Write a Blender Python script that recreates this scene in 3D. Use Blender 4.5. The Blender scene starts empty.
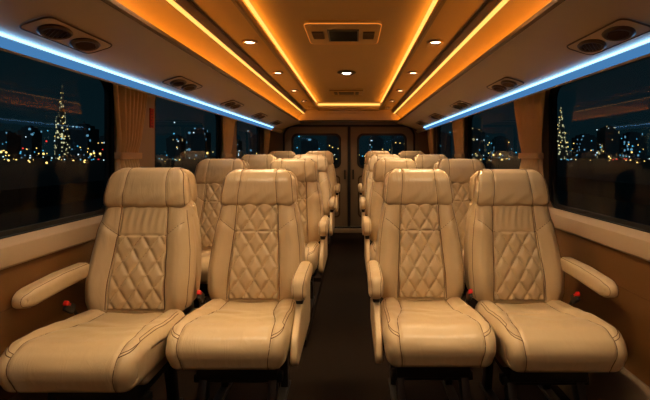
import bpy, bmesh, math, random
from mathutils import Vector, Matrix
random.seed(7)
PI = math.pi
COL = bpy.context.scene.collection
E = 1.17                       # eye height of the photograph

# ------------------------------------------------------------------ materials
def new_mat(name):
    m = bpy.data.materials.new(name); m.use_nodes = True
    nt = m.node_tree; b = nt.nodes['Principled BSDF']
    return m, nt, b

def mat(name, col, rough=0.5, metal=0.0, spec=0.5, bump=0.0, bscale=200.0, var=0.0, vscale=4.0, coat=0.0):
    m, nt, b = new_mat(name)
    b.inputs['Base Color'].default_value = (*col, 1)
    b.inputs['Roughness'].default_value = rough
    b.inputs['Metallic'].default_value = metal
    b.inputs['Specular IOR Level'].default_value = spec
    b.inputs['Coat Weight'].default_value = coat
    tc = nt.nodes.new('ShaderNodeTexCoord')
    if bump > 0:
        n = nt.nodes.new('ShaderNodeTexNoise'); n.inputs['Scale'].default_value = bscale; n.inputs['Detail'].default_value = 3
        bp = nt.nodes.new('ShaderNodeBump'); bp.inputs['Strength'].default_value = bump; bp.inputs['Distance'].default_value = 0.002
        nt.links.new(tc.outputs['Object'], n.inputs['Vector'])
        nt.links.new(n.outputs['Fac'], bp.inputs['Height']); nt.links.new(bp.outputs['Normal'], b.inputs['Normal'])
    if var > 0:
        n2 = nt.nodes.new('ShaderNodeTexNoise'); n2.inputs['Scale'].default_value = vscale; n2.inputs['Detail'].default_value = 4
        mx = nt.nodes.new('ShaderNodeMix'); mx.data_type = 'RGBA'
        mx.inputs['A'].default_value = (*[c * (1 - var) for c in col], 1)
        mx.inputs['B'].default_value = (*[min(1, c * (1 + var)) for c in col], 1)
        nt.links.new(tc.outputs['Object'], n2.inputs['Vector'])
        nt.links.new(n2.outputs['Fac'], mx.inputs['Factor']); nt.links.new(mx.outputs['Result'], b.inputs['Base Color'])
    return m

def leather(name, col, wrinkle=0.25):
    m, nt, b = new_mat(name)
    b.inputs['Roughness'].default_value = 0.33
    b.inputs['Specular IOR Level'].default_value = 0.42
    tc = nt.nodes.new('ShaderNodeTexCoord')
    n = nt.nodes.new('ShaderNodeTexNoise'); n.inputs['Scale'].default_value = 7; n.inputs['Detail'].default_value = 4
    mx = nt.nodes.new('ShaderNodeMix'); mx.data_type = 'RGBA'
    mx.inputs['A'].default_value = (*[c * 0.93 for c in col], 1); mx.inputs['B'].default_value = (*[min(1, c * 1.06) for c in col], 1)
    v = nt.nodes.new('ShaderNodeTexVoronoi'); v.inputs['Scale'].default_value = 420
    w = nt.nodes.new('ShaderNodeTexNoise'); w.inputs['Scale'].default_value = 11; w.inputs['Detail'].default_value = 3; w.inputs['Distortion'].default_value = 0.8
    mp = nt.nodes.new('ShaderNodeMapping'); mp.inputs['Scale'].default_value = (2.2, 1.0, 0.8)
    b1 = nt.nodes.new('ShaderNodeBump'); b1.inputs['Strength'].default_value = 0.12; b1.inputs['Distance'].default_value = 0.001
    b2 = nt.nodes.new('ShaderNodeBump'); b2.inputs['Strength'].default_value = wrinkle; b2.inputs['Distance'].default_value = 0.012
    L = nt.links.new
    L(tc.outputs['Object'], n.inputs['Vector']); L(n.outputs['Fac'], mx.inputs['Factor']); L(mx.outputs['Result'], b.inputs['Base Color'])
    L(tc.outputs['Object'], v.inputs['Vector']); L(v.outputs['Distance'], b1.inputs['Height'])
    L(tc.outputs['Object'], mp.inputs['Vector']); L(mp.outputs['Vector'], w.inputs['Vector']); L(w.outputs['Fac'], b2.inputs['Height'])
    L(b1.outputs['Normal'], b2.inputs['Normal']); L(b2.outputs['Normal'], b.inputs['Normal'])
    return m

def emit(name, col, s):
    m = bpy.data.materials.new(name); m.use_nodes = True; nt = m.node_tree
    for n in list(nt.nodes): nt.nodes.remove(n)
    e = nt.nodes.new('ShaderNodeEmission'); o = nt.nodes.new('ShaderNodeOutputMaterial')
    e.inputs['Color'].default_value = (*col, 1); e.inputs['Strength'].default_value = s
    nt.links.new(e.outputs[0], o.inputs[0]); return m

def glass(name, tint):
    m = bpy.data.materials.new(name); m.use_nodes = True; nt = m.node_tree
    for n in list(nt.nodes): nt.nodes.remove(n)
    o = nt.nodes.new('ShaderNodeOutputMaterial'); t = nt.nodes.new('ShaderNodeBsdfTransparent'); g = nt.nodes.new('ShaderNodeBsdfGlossy')
    t.inputs['Color'].default_value = (*tint, 1); g.inputs['Roughness'].default_value = 0.015; g.inputs['Color'].default_value = (1, 1, 1, 1)
    f = nt.nodes.new('ShaderNodeFresnel'); f.inputs['IOR'].default_value = 1.22
    ge = nt.nodes.new('ShaderNodeNewGeometry'); sub = nt.nodes.new('ShaderNodeMath'); sub.operation = 'SUBTRACT'; sub.inputs[0].default_value = 1
    mul = nt.nodes.new('ShaderNodeMath'); mul.operation = 'MULTIPLY'; mx = nt.nodes.new('ShaderNodeMixShader')
    L = nt.links.new
    L(ge.outputs['Backfacing'], sub.inputs[1]); L(sub.outputs[0], mul.inputs[0]); L(f.outputs[0], mul.inputs[1])
    L(mul.outputs[0], mx.inputs[0]); L(t.outputs[0], mx.inputs[1]); L(g.outputs[0], mx.inputs[2]); L(mx.outputs[0], o.inputs[0])
    return m

def tower_mat(name, wall, lit, dens, strength, sx=1.0):
    """dark facade with a scatter of lit windows (cells of a grid, random on/off)"""
    m, nt, b = new_mat(name)
    b.inputs['Base Color'].default_value = (*wall, 1); b.inputs['Roughness'].default_value = 0.7
    tc = nt.nodes.new('ShaderNodeTexCoord'); v = nt.nodes.new('ShaderNodeTexVoronoi')
    v.inputs['Scale'].default_value = sx
    d = nt.nodes.new('ShaderNodeMath'); d.operation = 'LESS_THAN'; d.inputs[1].default_value = 0.42
    sep = nt.nodes.new('ShaderNodeSeparateColor'); on = nt.nodes.new('ShaderNodeMath'); on.operation = 'LESS_THAN'; on.inputs[1].default_value = dens
    mul = nt.nodes.new('ShaderNodeMath'); mul.operation = 'MULTIPLY'; st = nt.nodes.new('ShaderNodeMath'); st.operation = 'MULTIPLY'; st.inputs[1].default_value = strength
    L = nt.links.new
    L(tc.outputs['Object'], v.inputs['Vector']); L(v.outputs['Distance'], d.inputs[0]); L(v.outputs['Color'], sep.inputs[0])
    L(sep.outputs[0], on.inputs[0]); L(on.outputs[0], mul.inputs[0]); L(d.outputs[0], mul.inputs[1]); L(mul.outputs[0], st.inputs[0])
    b.inputs['Emission Color'].default_value = (*lit, 1); L(st.outputs[0], b.inputs['Emission Strength'])
    return m

M = dict(
    seat=leather('cream_leather', (0.62, 0.455, 0.25)),
    seat2=leather('cream_leather_panel', (0.62, 0.455, 0.25), 0.08),
    thread=mat('brown_thread', (0.13, 0.06, 0.022), 0.8),
    thread2=mat('tan_thread', (0.15, 0.075, 0.028), 0.8),
    shellp=mat('beige_plastic', (0.42, 0.29, 0.17), 0.45, bump=0.2),
    black=mat('black_plastic', (0.012, 0.011, 0.011), 0.5),
    darksteel=mat('dark_steel', (0.03, 0.028, 0.026), 0.45, 0.6),
    steel=mat('grey_steel', (0.05, 0.045, 0.04), 0.4, 0.7),
    red=mat('red_plastic', (0.75, 0.02, 0.015), 0.35),
    ceil=mat('ceiling_fabric', (0.36, 0.275, 0.17), 0.95, spec=0.08, bump=0.15, bscale=500, var=0.04, vscale=3),
    over=mat('overhead_panel', (0.62, 0.48, 0.31), 0.45, bump=0.1, bscale=400, var=0.04, vscale=2),
    wall=mat('wall_vinyl', (0.42, 0.33, 0.22), 0.5, bump=0.2, bscale=300, var=0.05),
    sill=mat('sill_vinyl', (0.50, 0.36, 0.22), 0.42, bump=0.2, bscale=300, var=0.04),
    brown=mat('brown_leather_panel', (0.17, 0.075, 0.018), 0.5, bump=0.4, bscale=260, var=0.12, vscale=3),
    floor=mat('dark_floor', (0.012, 0.0055, 0.0018), 0.9, spec=0.15, bump=0.4, bscale=700, var=0.25, vscale=14),
    rim=mat('bronze_trim', (0.09, 0.05, 0.022), 0.35, 0.5),
    gold=emit('backlit_rim', (1.0, 0.30, 0.04), 0.75),
    bezel=mat('downlight_bezel', (0.30, 0.20, 0.12), 0.3, 0.7),
    gasket=mat('rubber_gasket', (0.008, 0.008, 0.008), 0.65),
    curtain=mat('gold_beige_curtain', (0.72, 0.52, 0.26), 0.8, bump=0.3, bscale=500, var=0.08, vscale=9),
    screen=mat('dark_display', (0.002, 0.004, 0.003), 0.25, spec=0.05),
    mesh=mat('dark_mesh', (0.03, 0.02, 0.01), 0.6, bump=0.8, bscale=600),
    door=mat('door_panel', (0.22, 0.155, 0.09), 0.5, bump=0.15, bscale=300, var=0.05),
    ground=mat('night_asphalt', (0.012, 0.014, 0.015), 0.8, var=0.3, vscale=0.05),
    rail=mat('concrete_barrier', (0.05, 0.05, 0.05), 0.8, var=0.2, vscale=0.2),
    amber=emit('amber_led', (1.0, 0.50, 0.105), 1.7),
    amberhid=emit('amber_led_upward', (1.0, 0.33, 0.025), 24.0),
    ambercove=emit('amber_led_cove', (1.0, 0.30, 0.015), 17.0),
    blue=emit('blue_led', (0.20, 0.50, 1.0), 4.5), bluediff=emit('blue_diffuser', (0.10, 0.34, 0.75), 0.6),
    lamp=emit('downlight_lens', (1.0, 0.72, 0.42), 9.0),
    lampw=emit('dome_lens', (1.0, 0.86, 0.72), 8.0),
    glass=glass('tinted_glass', (0.62, 0.74, 0.76)),
    tagred=mat('red_tag', (0.42, 0.012, 0.01), 0.5),
    tagmark=mat('tag_marks', (0.16, 0.01, 0.008), 0.5),
    L_warm=emit('city_warm', (1.0, 0.50, 0.14), 4.5), L_white=emit('city_white', (0.9, 0.95, 1.0), 2.2),
    L_cyan=emit('city_cyan', (0.15, 0.62, 0.95), 1.6), L_red=emit('city_red', (1.0, 0.04, 0.03), 2.5),
    t_dark=tower_mat('tower_dark', (0.07, 0.10, 0.12), (0.35, 0.7, 1.0), 0.10, 0.7, 0.42),
    t_warm=tower_mat('tower_warm', (0.08, 0.10, 0.11), (1.0, 0.62, 0.28), 0.12, 0.8, 0.42),
    t_spire=tower_mat('tower_spire', (0.16, 0.15, 0.13), (1.0, 0.70, 0.36), 0.45, 1.5, 0.75),
)

# ------------------------------------------------------------------ helpers
def mesh_from(name, vs, fs, smooth=False, mats=None):
    me = bpy.data.meshes.new(name); me.from_pydata([tuple(v) for v in vs], [], fs); me.validate(); me.update()
    if smooth: me.polygons.foreach_set('use_smooth', [True] * len(me.polygons))
    for m in (mats or []): me.materials.append(m)
    return me

def link(name, me, m=None, parent=None, loc=None):
    o = bpy.data.objects.new(name, me)
    if m is not None and not me.materials: me.materials.append(m)
    COL.objects.link(o)
    if parent: o.parent = parent
    if loc: o.location = loc
    return o

def tag(o, label=None, cat=None, group=None, kind=None):
    if label: o['label'] = label
    if cat: o['category'] = cat
    if group: o['group'] = group
    if kind: o['kind'] = kind
    return o

def empty(name, loc, label, cat, group=None, rot=(0, 0, 0)):
    o = bpy.data.objects.new(name, None); COL.objects.link(o); o.location = loc; o.rotation_euler = rot
    o.empty_display_size = 0.1
    return tag(o, label, cat, group)

class MB:
    def __init__(s): s.v = []; s.f = []
    def add(s, vs, fs):
        n = len(s.v); s.v += [Vector(v) for v in vs]; s.f += [tuple(i + n for i in f) for f in fs]; return s
    def box(s, x0, x1, y0, y1, z0, z1, bev=0.0, rot=None, pivot=None):
        bm = bmesh.new(); bmesh.ops.create_cube(bm, size=1)
        for v in bm.verts:
            v.co = Vector((x0 + (v.co.x + .5) * (x1 - x0), y0 + (v.co.y + .5) * (y1 - y0), z0 + (v.co.z + .5) * (z1 - z0)))
        if bev > 0: bmesh.ops.bevel(bm, geom=list(bm.edges), offset=bev, segments=3, profile=0.5, affect='EDGES')
        if rot is not None: bmesh.ops.rotate(bm, verts=bm.verts, cent=pivot or Vector(((x0+x1)/2, (y0+y1)/2, (z0+z1)/2)), matrix=rot)
        s.bm(bm); return s
    def bm(s, bm):
        bm.verts.index_update(); s.add([v.co.copy() for v in bm.verts], [tuple(v.index for v in f.verts) for f in bm.faces]); bm.free()
    def tube(s, pts, r, k=6, closed=False):
        pts = [Vector(p) for p in pts]; n = len(pts); vs = []; fs = []
        for i, p in enumerate(pts):
            a = pts[(i - 1) % n] if (closed or i > 0) else p; b = pts[(i + 1) % n] if (closed or i < n - 1) else p
            t = (b - a).normalized(); u = t.cross(Vector((0.123, 0.31, 0.94)))
            if u.length < 1e-3: u = t.cross(Vector((1, 0, 0)))
            u.normalize(); w = t.cross(u)
            rr = r[i] if isinstance(r, (list, tuple)) else r
            for j in range(k): vs.append(p + rr * (math.cos(2*PI*j/k) * u + math.sin(2*PI*j/k) * w))
        for i in range(n if closed else n - 1):
            for j in range(k):
                a = i * k + j; b = i * k + (j + 1) % k; c = ((i + 1) % n) * k + (j + 1) % k; d = ((i + 1) % n) * k + j
                fs.append((a, b, c, d))
        if not closed: fs += [tuple(range(k))[::-1], tuple(range((n - 1) * k, n * k))]
        return s.add(vs, fs)
    def prism(s, poly, axis, a0, a1, bev=0.0):
        """poly of 2D points extruded along an axis ('x': points are (y,z); 'y': (x,z); 'z': (x,y))"""
        def P(p, a): return {'x': (a, p[0], p[1]), 'y': (p[0], a, p[1]), 'z': (p[0], p[1], a)}[axis]
        bm = bmesh.new(); A = [bm.verts.new(P(p, a0)) for p in poly]; B = [bm.verts.new(P(p, a1)) for p in poly]; n = len(poly)
        bm.faces.new(A); bm.faces.new(B[::-1])
        for i in range(n): bm.faces.new((A[i], B[i], B[(i+1) % n], A[(i+1) % n]))
        bmesh.ops.recalc_face_normals(bm, faces=bm.faces)
        if bev: bmesh.ops.bevel(bm, geom=list(bm.edges), offset=bev, segments=2, profile=0.5, affect='EDGES')
        s.bm(bm); return s
    def lathe(s, prof, c, axis=(0, 0, 1), k=24):
        ax = Vector(axis).normalized(); u = ax.cross(Vector((0.2, 0.9, 0.37))).normalized(); w = ax.cross(u); vs = []; fs = []
        c = Vector(c)
        for (r, h) in prof:
            for j in range(k): vs.append(c + ax * h + max(r, 1e-4) * (math.cos(2*PI*j/k) * u + math.sin(2*PI*j/k) * w))
        for i in range(len(prof) - 1):
            for j in range(k): fs.append((i*k+j, i*k+(j+1) % k, (i+1)*k+(j+1) % k, (i+1)*k+j))
        fs += [tuple(range(k))[::-1], tuple(range((len(prof)-1)*k, len(prof)*k))]
        return s.add(vs, fs)
    def mesh(s, name, smooth=False, angle=None):
        bm = bmesh.new(); me0 = bpy.data.meshes.new(name); me0.from_pydata([tuple(v) for v in s.v], [], s.f); bm.from_mesh(me0)
        bmesh.ops.recalc_face_normals(bm, faces=bm.faces)
        if angle is not None:
            for f in bm.faces: f.smooth = True
            for e in bm.edges: e.smooth = not (len(e.link_faces) == 2 and e.calc_face_angle(0) > math.radians(angle))
        elif smooth:
            for f in bm.faces: f.smooth = True
        bm.to_mesh(me0); bm.free(); return me0
    def build(s, name, m, parent=None, smooth=False, loc=None, angle=None):
        return link(name, s.mesh(name, smooth, angle), m, parent, loc)

def lerp_table(tab, t):
    if t <= tab[0][0]: return tab[0][1]
    for (a, va), (b, vb) in zip(tab, tab[1:]):
        if t <= b:
            k = (t - a) / (b - a); k = k * k * (3 - 2 * k) * 0.5 + k * 0.5
            return va + (vb - va) * k
    return tab[-1][1]
def sstep(a, b, x):
    k = max(0.0, min(1.0, (x - a) / (b - a))); return k * k * (3 - 2 * k)

def rounded_loop(pts, radii, step=0.008):
    """closed polygon with rounded corners, resampled evenly; returns list of (p, outward normal)"""
    n = len(pts); raw = []
    P = [Vector(p) for p in pts]
    for i in range(n):
        a, b, c = P[i-1], P[i], P[(i+1) % n]; r = radii[i]
        u = (a - b).normalized(); v = (c - b).normalized(); ang = math.acos(max(-1, min(1, u.dot(v))))
        if ang > PI - 0.02 or r <= 0: raw.append(b); continue
        d = min(r / math.tan(ang / 2), 0.48 * (a - b).length, 0.48 * (c - b).length); rr = d * math.tan(ang / 2)
        cen = b + (u + v).normalized() * (rr / math.sin(ang / 2)); p0 = b + u * d - cen; p1 = b + v * d - cen
        a0 = math.atan2(p0.y, p0.x); a1 = math.atan2(p1.y, p1.x); da = (a1 - a0 + PI) % (2 * PI) - PI
        k = max(3, int(abs(da) * rr / 0.003)); k = min(k, 30)
        for j in range(k + 1):
            t = a0 + da * j / k; raw.append(cen + rr * Vector((math.cos(t), math.sin(t))))
    seg = [(raw[i], raw[(i+1) % len(raw)]) for i in range(len(raw))]
    tot = sum((b - a).length for a, b in seg); N = max(12, int(tot / step)); out = []; acc = 0; i = 0; 
    for k in range(N):
        tgt = tot * k / N
        while acc + (seg[i][1] - seg[i][0]).length < tgt: acc += (seg[i][1] - seg[i][0]).length; i += 1
        l = (seg[i][1] - seg[i][0]).length; out.append(seg[i][0].lerp(seg[i][1], (tgt - acc) / max(l, 1e-9)))
    area = sum(out[k].x * out[(k+1) % N].y - out[(k+1) % N].x * out[k].y for k in range(N))
    if area < 0: out = [out[0]] + out[1:][::-1]
    res = []
    for k in range(N):
        t = (out[(k+1) % N] - out[k-1]).normalized(); res.append((out[k], Vector((t.y, -t.x))))
    return res

class Loft:
    """a section loop in the YZ plane carried across X with rounded sides: an upholstered body"""
    def __init__(s, loop, hw, R, disp=None):
        s.loop = loop; s.hw = hw; s.R = R; s.disp = disp or (lambda x, p, n: 0.0)
    def at(s, x, k, extra=0.0):
        n_ = len(s.loop); k = k % n_; i = int(k); f = k - i; (p, n), (q, m) = s.loop[i], s.loop[(i+1) % n_]
        return s.pt(x, p.lerp(q, f), n.lerp(m, f).normalized(), extra)
    def pt(s, x, p, n, extra=0.0):
        a = max(0.0, s.hw(p) - abs(x)); ins = 0.0
        if a < s.R: ins = s.R - math.sqrt(max(0.0, s.R**2 - (s.R - a)**2))
        off = -ins + s.disp(x, p, n) * min(1, a / s.R) + extra
        return Vector((x, p.x + n.x * off, p.y + n.y * off))
    def nearest(s, z, front=True, axis=1):
        """loop parameter on the front (min y) side at height z"""
        best = None
        for i, (p, n) in enumerate(s.loop):
            if front and n.x > -0.3: continue
            d = abs(p.y - z)
            if best is None or d < best[0]: best = (d, i)
        i = best[1]; n_ = len(s.loop)
        for j in (i - 1, i):
            a, b = s.loop[j % n_][0].y, s.loop[(j + 1) % n_][0].y
            if (a - z) * (b - z) <= 0 and abs(a - b) > 1e-9: return (j + (z - a) / (b - a)) % n_
        return float(i)
    def mesh(s, name, nx=40):
        us = []
        for i in range(nx + 1):
            t = -1 + 2 * i / nx; us.append(t)
        vs = []; fs = []; n = len(s.loop); edge = [0.0, 0.04, 0.14, 0.30, 0.52, 0.78]
        for (p, nn) in s.loop:
            h = s.hw(p); R = s.R
            row = [-h + R * e for e in edge] + [(-h + R) + 2 * (h - R) * i / nx for i in range(nx + 1)] + [h - R * e for e in edge[::-1]]
            for x in row: vs.append(s.pt(x, p, nn))
        c = nx + 1 + 12
        for i in range(n):
            for j in range(c - 1):
                fs.append((i*c+j, i*c+j+1, ((i+1) % n)*c+j+1, ((i+1) % n)*c+j))
        bm = bmesh.new(); bv = [bm.verts.new(v) for v in vs]
        for f in fs: bm.faces.new([bv[k] for k in f])
        caps = [bm.faces.new([bv[i*c] for i in range(n)]), bm.faces.new([bv[i*c+c-1] for i in range(n)][::-1])]
        bmesh.ops.triangulate(bm, faces=caps, ngon_method='BEAUTY')
        bmesh.ops.recalc_face_normals(bm, faces=bm.faces)
        for f in bm.faces: f.smooth = True
        me = bpy.data.meshes.new(name); bm.to_mesh(me); bm.free(); return me

# ------------------------------------------------------------------ seat parts (local: floor z=0, faces -Y)
def front_y(z):
    t = z - 0.44
    return 0.012 + 0.19 * t - 0.020 * math.exp(-((z - 0.57) / 0.09) ** 2) + 0.05 * max(0, z - 0.80) ** 1.2
body_pts = [(front_y(z), z) for z in (0.435, 0.50, 0.57, 0.64, 0.72, 0.80, 0.88, 0.955)] + [(0.245, 0.955), (0.235, 0.80), (0.20, 0.60), (0.165, 0.435)]
body_rad = [0.05, 0.3, 0.3, 0.3, 0.3, 0.3, 0.3, 0.04, 0.04, 0.3, 0.3, 0.05]
body_loop = rounded_loop(body_pts, body_rad, 0.0085)
HWT = [(0.43, 0.214), (0.455, 0.228), (0.50, 0.240), (0.60, 0.244), (0.70, 0.237), (0.80, 0.224), (0.88, 0.207), (0.96, 0.190)]
def panel_hw(z): return 0.104 + 0.023 * sstep(0.92, 0.46, z)
def body_disp(x, p, n):
    if n.x > -0.4: return 0.0
    z = p.y; ax = abs(x); hp = panel_hw(z); inside = sstep(hp + 0.004, hp - 0.006, ax) * sstep(0.452, 0.462, z)
    d = -0.016 * inside
    d += 0.020 * sstep(hp, hp + 0.055, ax) * sstep(0.44, 0.52, z) * sstep(0.93, 0.78, z)
    d -= 0.005 * math.exp(-((ax - hp - 0.004) / 0.006) ** 2)
    # shoulder seam running out and up from the panel corner
    zs = 0.785 + (ax - hp) * 0.75
    if ax > hp: d -= 0.005 * math.exp(-((z - zs) / 0.006) ** 2); d += 0.004 * sstep(zs, zs - 0.03, z)
    return d
BODY = Loft(body_loop, lambda p: lerp_table(HWT, p.y), 0.05, body_disp)

hz0, hz1 = 0.905, 1.098
head_pts = [(front_y(0.93) - 0.012, hz0), (front_y(0.98) - 0.028, 0.965), (front_y(1.04) - 0.022, 1.04), (0.150, hz1), (0.235, hz1 - 0.004), (0.262, 1.04), (0.250, hz0)]
head_loop = rounded_loop(head_pts, [0.045, 0.12, 0.12, 0.06, 0.05, 0.1, 0.04], 0.0065)
def head_hw(p):
    z = p.y; h = 0.202 - 0.016 * sstep(hz0, hz1, z); r = 0.05
    if z > hz1 - r: h -= r - math.sqrt(max(0, r*r - (z - hz1 + r)**2))
    r = 0.022
    if z < hz0 + r: h -= r - math.sqrt(max(0, r*r - (hz0 + r - z)**2))
    return h
def head_disp(x, p, n):
    ax = abs(x); z = p.y; xs = 0.092 + 0.010 * sstep(1.06, 0.92, z)
    d = -0.004 * math.exp(-((ax - xs) / 0.005) ** 2)
    d += 0.0015 * sstep(xs, xs + 0.03, ax)
    d += 0.0022 * math.sin(x * 75 + 3 * math.sin(z * 30)) * math.exp(-((z - 0.95) / 0.05) ** 2) * (1 if n.x < 0 else 0)
    return d
HEAD = Loft(head_loop, head_hw, 0.034, head_disp)

cush_pts = [(0.03, 0.452), (-0.12, 0.462), (-0.30, 0.490), (-0.405, 0.500), (-0.475, 0.468), (-0.492, 0.42), (-0.455, 0.342), (-0.30, 0.338), (0.03, 0.338)]
cush_loop = rounded_loop(cush_pts, [0.03, 0.4, 0.4, 0.10, 0.10, 0.08, 0.035, 0.2, 0.03], 0.008)
def cush_hw(p): return 0.243 - 0.012 * sstep(-0.40, -0.49, p.x) - 0.012 * sstep(-0.1, 0.03, p.x) - 0.01 * sstep(0.40, 0.345, p.y)
def cush_seam(p):   # lateral position of the seam between centre and side bolsters
    return 0.128 + 0.050 * sstep(-0.10, -0.40, p.x) - 0.012 * sstep(0.46, 0.36, p.y) * (1 if p.x < -0.4 else 0)
def cush_disp(x, p, n):
    ax = abs(x); xs = cush_seam(p); top = sstep(0.2, 0.7, n.y); fr = 1 if (n.y > 0.2 or n.x < -0.5) else 0
    if not fr: return 0.0
    d = -0.006 * math.exp(-((ax - xs) / 0.006) ** 2)
    d += top * (0.014 * sstep(xs, xs + 0.035, ax) * sstep(-0.45, -0.25, p.x) - 0.006 * sstep(xs, 0, ax))
    # front edge crease across the centre
    if ax < xs: d -= 0.0035 * math.exp(-((p.x + 0.19) / 0.010) ** 2) * top
    d += 0.0015 * math.sin(p.x * 60 + 2 * math.sin(x * 20)) * top * sstep(-0.05, -0.15, p.x) * sstep(-0.4, -0.25, p.x)
    return d
CUSH = Loft(cush_loop, cush_hw, 0.042, cush_disp)

def make_panel(smooth_top):
    z0, z1, zs = 0.458, 0.925, 0.785; nx, nz = 48, 100; vs = []; fs = []; W_, H_ = 0.077, 0.115
    def q(x, z):
        def dist(a): return abs(a - round(a))
        if z > zs and smooth_top:
            return 0.0048 + 0.0022 * math.sin(x * 190 + 1.5 * math.sin(z * 25)) * math.exp(-((z - 0.86) / 0.05) ** 2) + 0.001 * math.cos(x * 95)
        a = x / W_ + (z - zs) / H_; b = x / W_ - (z - zs) / H_; m = min(dist(a), dist(b)) * 2
        return 0.0125 * (1 - (1 - m) ** 4.0)
    def surf(u, z, extra=None):
        hp = panel_hw(z); x = u * hp; k = BODY.nearest(z); n_ = len(body_loop); i = int(k); f = k - i
        p = body_loop[i % n_][0].lerp(body_loop[(i+1) % n_][0], f); n = body_loop[i % n_][1].lerp(body_loop[(i+1) % n_][1], f).normalized()
        e = min(hp - abs(x), z - z0, z1 - z); es = abs(z - zs)
        rim = 1 - (1 - min(1, e / 0.012)) ** 2; seam = 1 - 0.9 * math.exp(-(es / 0.0045) ** 2)
        off = -0.010 + 0.004 * rim + q(x, z) * min(1, rim * 1.0) * seam if extra is None else extra
        return Vector((x, p.x + n.x * off, p.y + n.y * off))
    for j in range(nz + 1):
        z = z0 + (z1 - z0) * j / nz
        for i in range(nx + 1): vs.append(surf(-1 + 2 * i / nx, z))
    c = nx + 1
    for j in range(nz):
        for i in range(nx): fs.append((j*c+i, j*c+i+1, (j+1)*c+i+1, (j+1)*c+i))
    ring = [i for i in range(c)] + [j*c+nx for j in range(1, nz+1)] + [nz*c+i for i in range(nx-1, -1, -1)] + [j*c for j in range(nz-1, 0, -1)]
    base = len(vs)
    for r in ring:
        j, i = divmod(r, c); vs.append(surf(-1 + 2*i/nx, z0 + (z1-z0)*j/nz, -0.022))
    nr = len(ring)
    for k in range(nr): fs.append((ring[k], base + k, base + (k+1) % nr, ring[(k+1) % nr]))
    fs.append(tuple(base + k for k in range(nr)))
    bm = bmesh.new(); bv = [bm.verts.new(v) for v in vs]
    for f in fs: bm.faces.new([bv[k] for k in f])
    bmesh.ops.recalc_face_normals(bm, faces=bm.faces)
    for f in bm.faces: f.smooth = len(f.verts) == 4
    me = bpy.data.meshes.new('quilted_panel'); bm.to_mesh(me); bm.free()
    # stitching that follows the diamonds
    st = MB(); H0 = z0 + 0.006; H1 = (zs - 0.004) if smooth_top else z1 - 0.006
    for sgn in (1, -1):
        for k in range(-8, 9):
            run = []; N = 90
            for t in range(N + 1):
                z = H0 + (H1 - H0) * t / N; x = sgn * (k - (z - zs) / H_) * W_; hp = panel_hw(z)
                if abs(x) < hp - 0.004:
                    v = surf(x / hp, z); v.y -= 0.0002; run.append(v)
                else:
                    if len(run) > 3: st.tube(run[::2] + ([run[-1]] if len(run) % 2 == 0 else []), 0.0013, 4)
                    run = []
            if len(run) > 3: st.tube(run[::2], 0.0013, 4)
    return me, st.mesh('diamond_stitching', True)

def body_stitch():
    out = []
    for sg in (1, -1):
        st = MB(); out.append(st)
        pts = []
        for j in range(40):
            z = 0.462 + (0.915 - 0.462) * j / 39; pts.append(BODY.at(sg * (panel_hw(z) + 0.004), BODY.nearest(z), 0.0008))
        st.tube(pts, 0.0017, 5)
        pts = []
        for j in range(16):
            x = panel_hw(0.785) + 0.004 + 0.075 * j / 15; z = 0.785 + (x - panel_hw(0.785)) * 0.75
            if x < lerp_table(HWT, z) - 0.008: pts.append(BODY.at(sg * x, BODY.nearest(z), 0.0006))
        st.tube(pts, 0.0015, 5)
        pts = []                                   # edge welt down the bolster
        for j in range(40):
            z = 0.47 + (0.90 - 0.47) * j / 39; pts.append(BODY.at(sg * (lerp_table(HWT, z) - 0.014), BODY.nearest(z), 0.0006))
        st.tube(pts, 0.0013, 5)
    st = MB(); out.append(st)
    pts = [BODY.at(-panel_hw(.785) + 2 * panel_hw(.785) * j / 20, BODY.nearest(0.785), 0.0095) for j in range(21)]
    st.tube(pts, 0.0015, 5)
    return [q.mesh('seam_stitching', True) for q in out]
def head_stitch():
    out = []; n = len(head_loop)
    ks = [i for i, (p, nn) in enumerate(head_loop) if (nn.x < -0.25 or nn.y > 0.35)]
    # contiguous run
    st0 = [i for i in ks if (i - 1) % n not in ks][0]; run = []; i = st0
    while i in ks and len(run) < n: run.append(i); i = (i + 1) % n
    for sg in (1, -1):
        st = MB(); out.append(st)
        st.tube([HEAD.at(sg * (0.092 + 0.010 * sstep(1.06, 0.92, head_loop[i][0].y)), i, 0.0006) for i in run], 0.0016, 5)
        st.tube([HEAD.at(sg * (head_hw(head_loop[i][0]) - 0.016), i, 0.0006) for i in run[2:-3]], 0.0013, 5)
    return [q.mesh('seam_stitching', True) for q in out]
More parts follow.
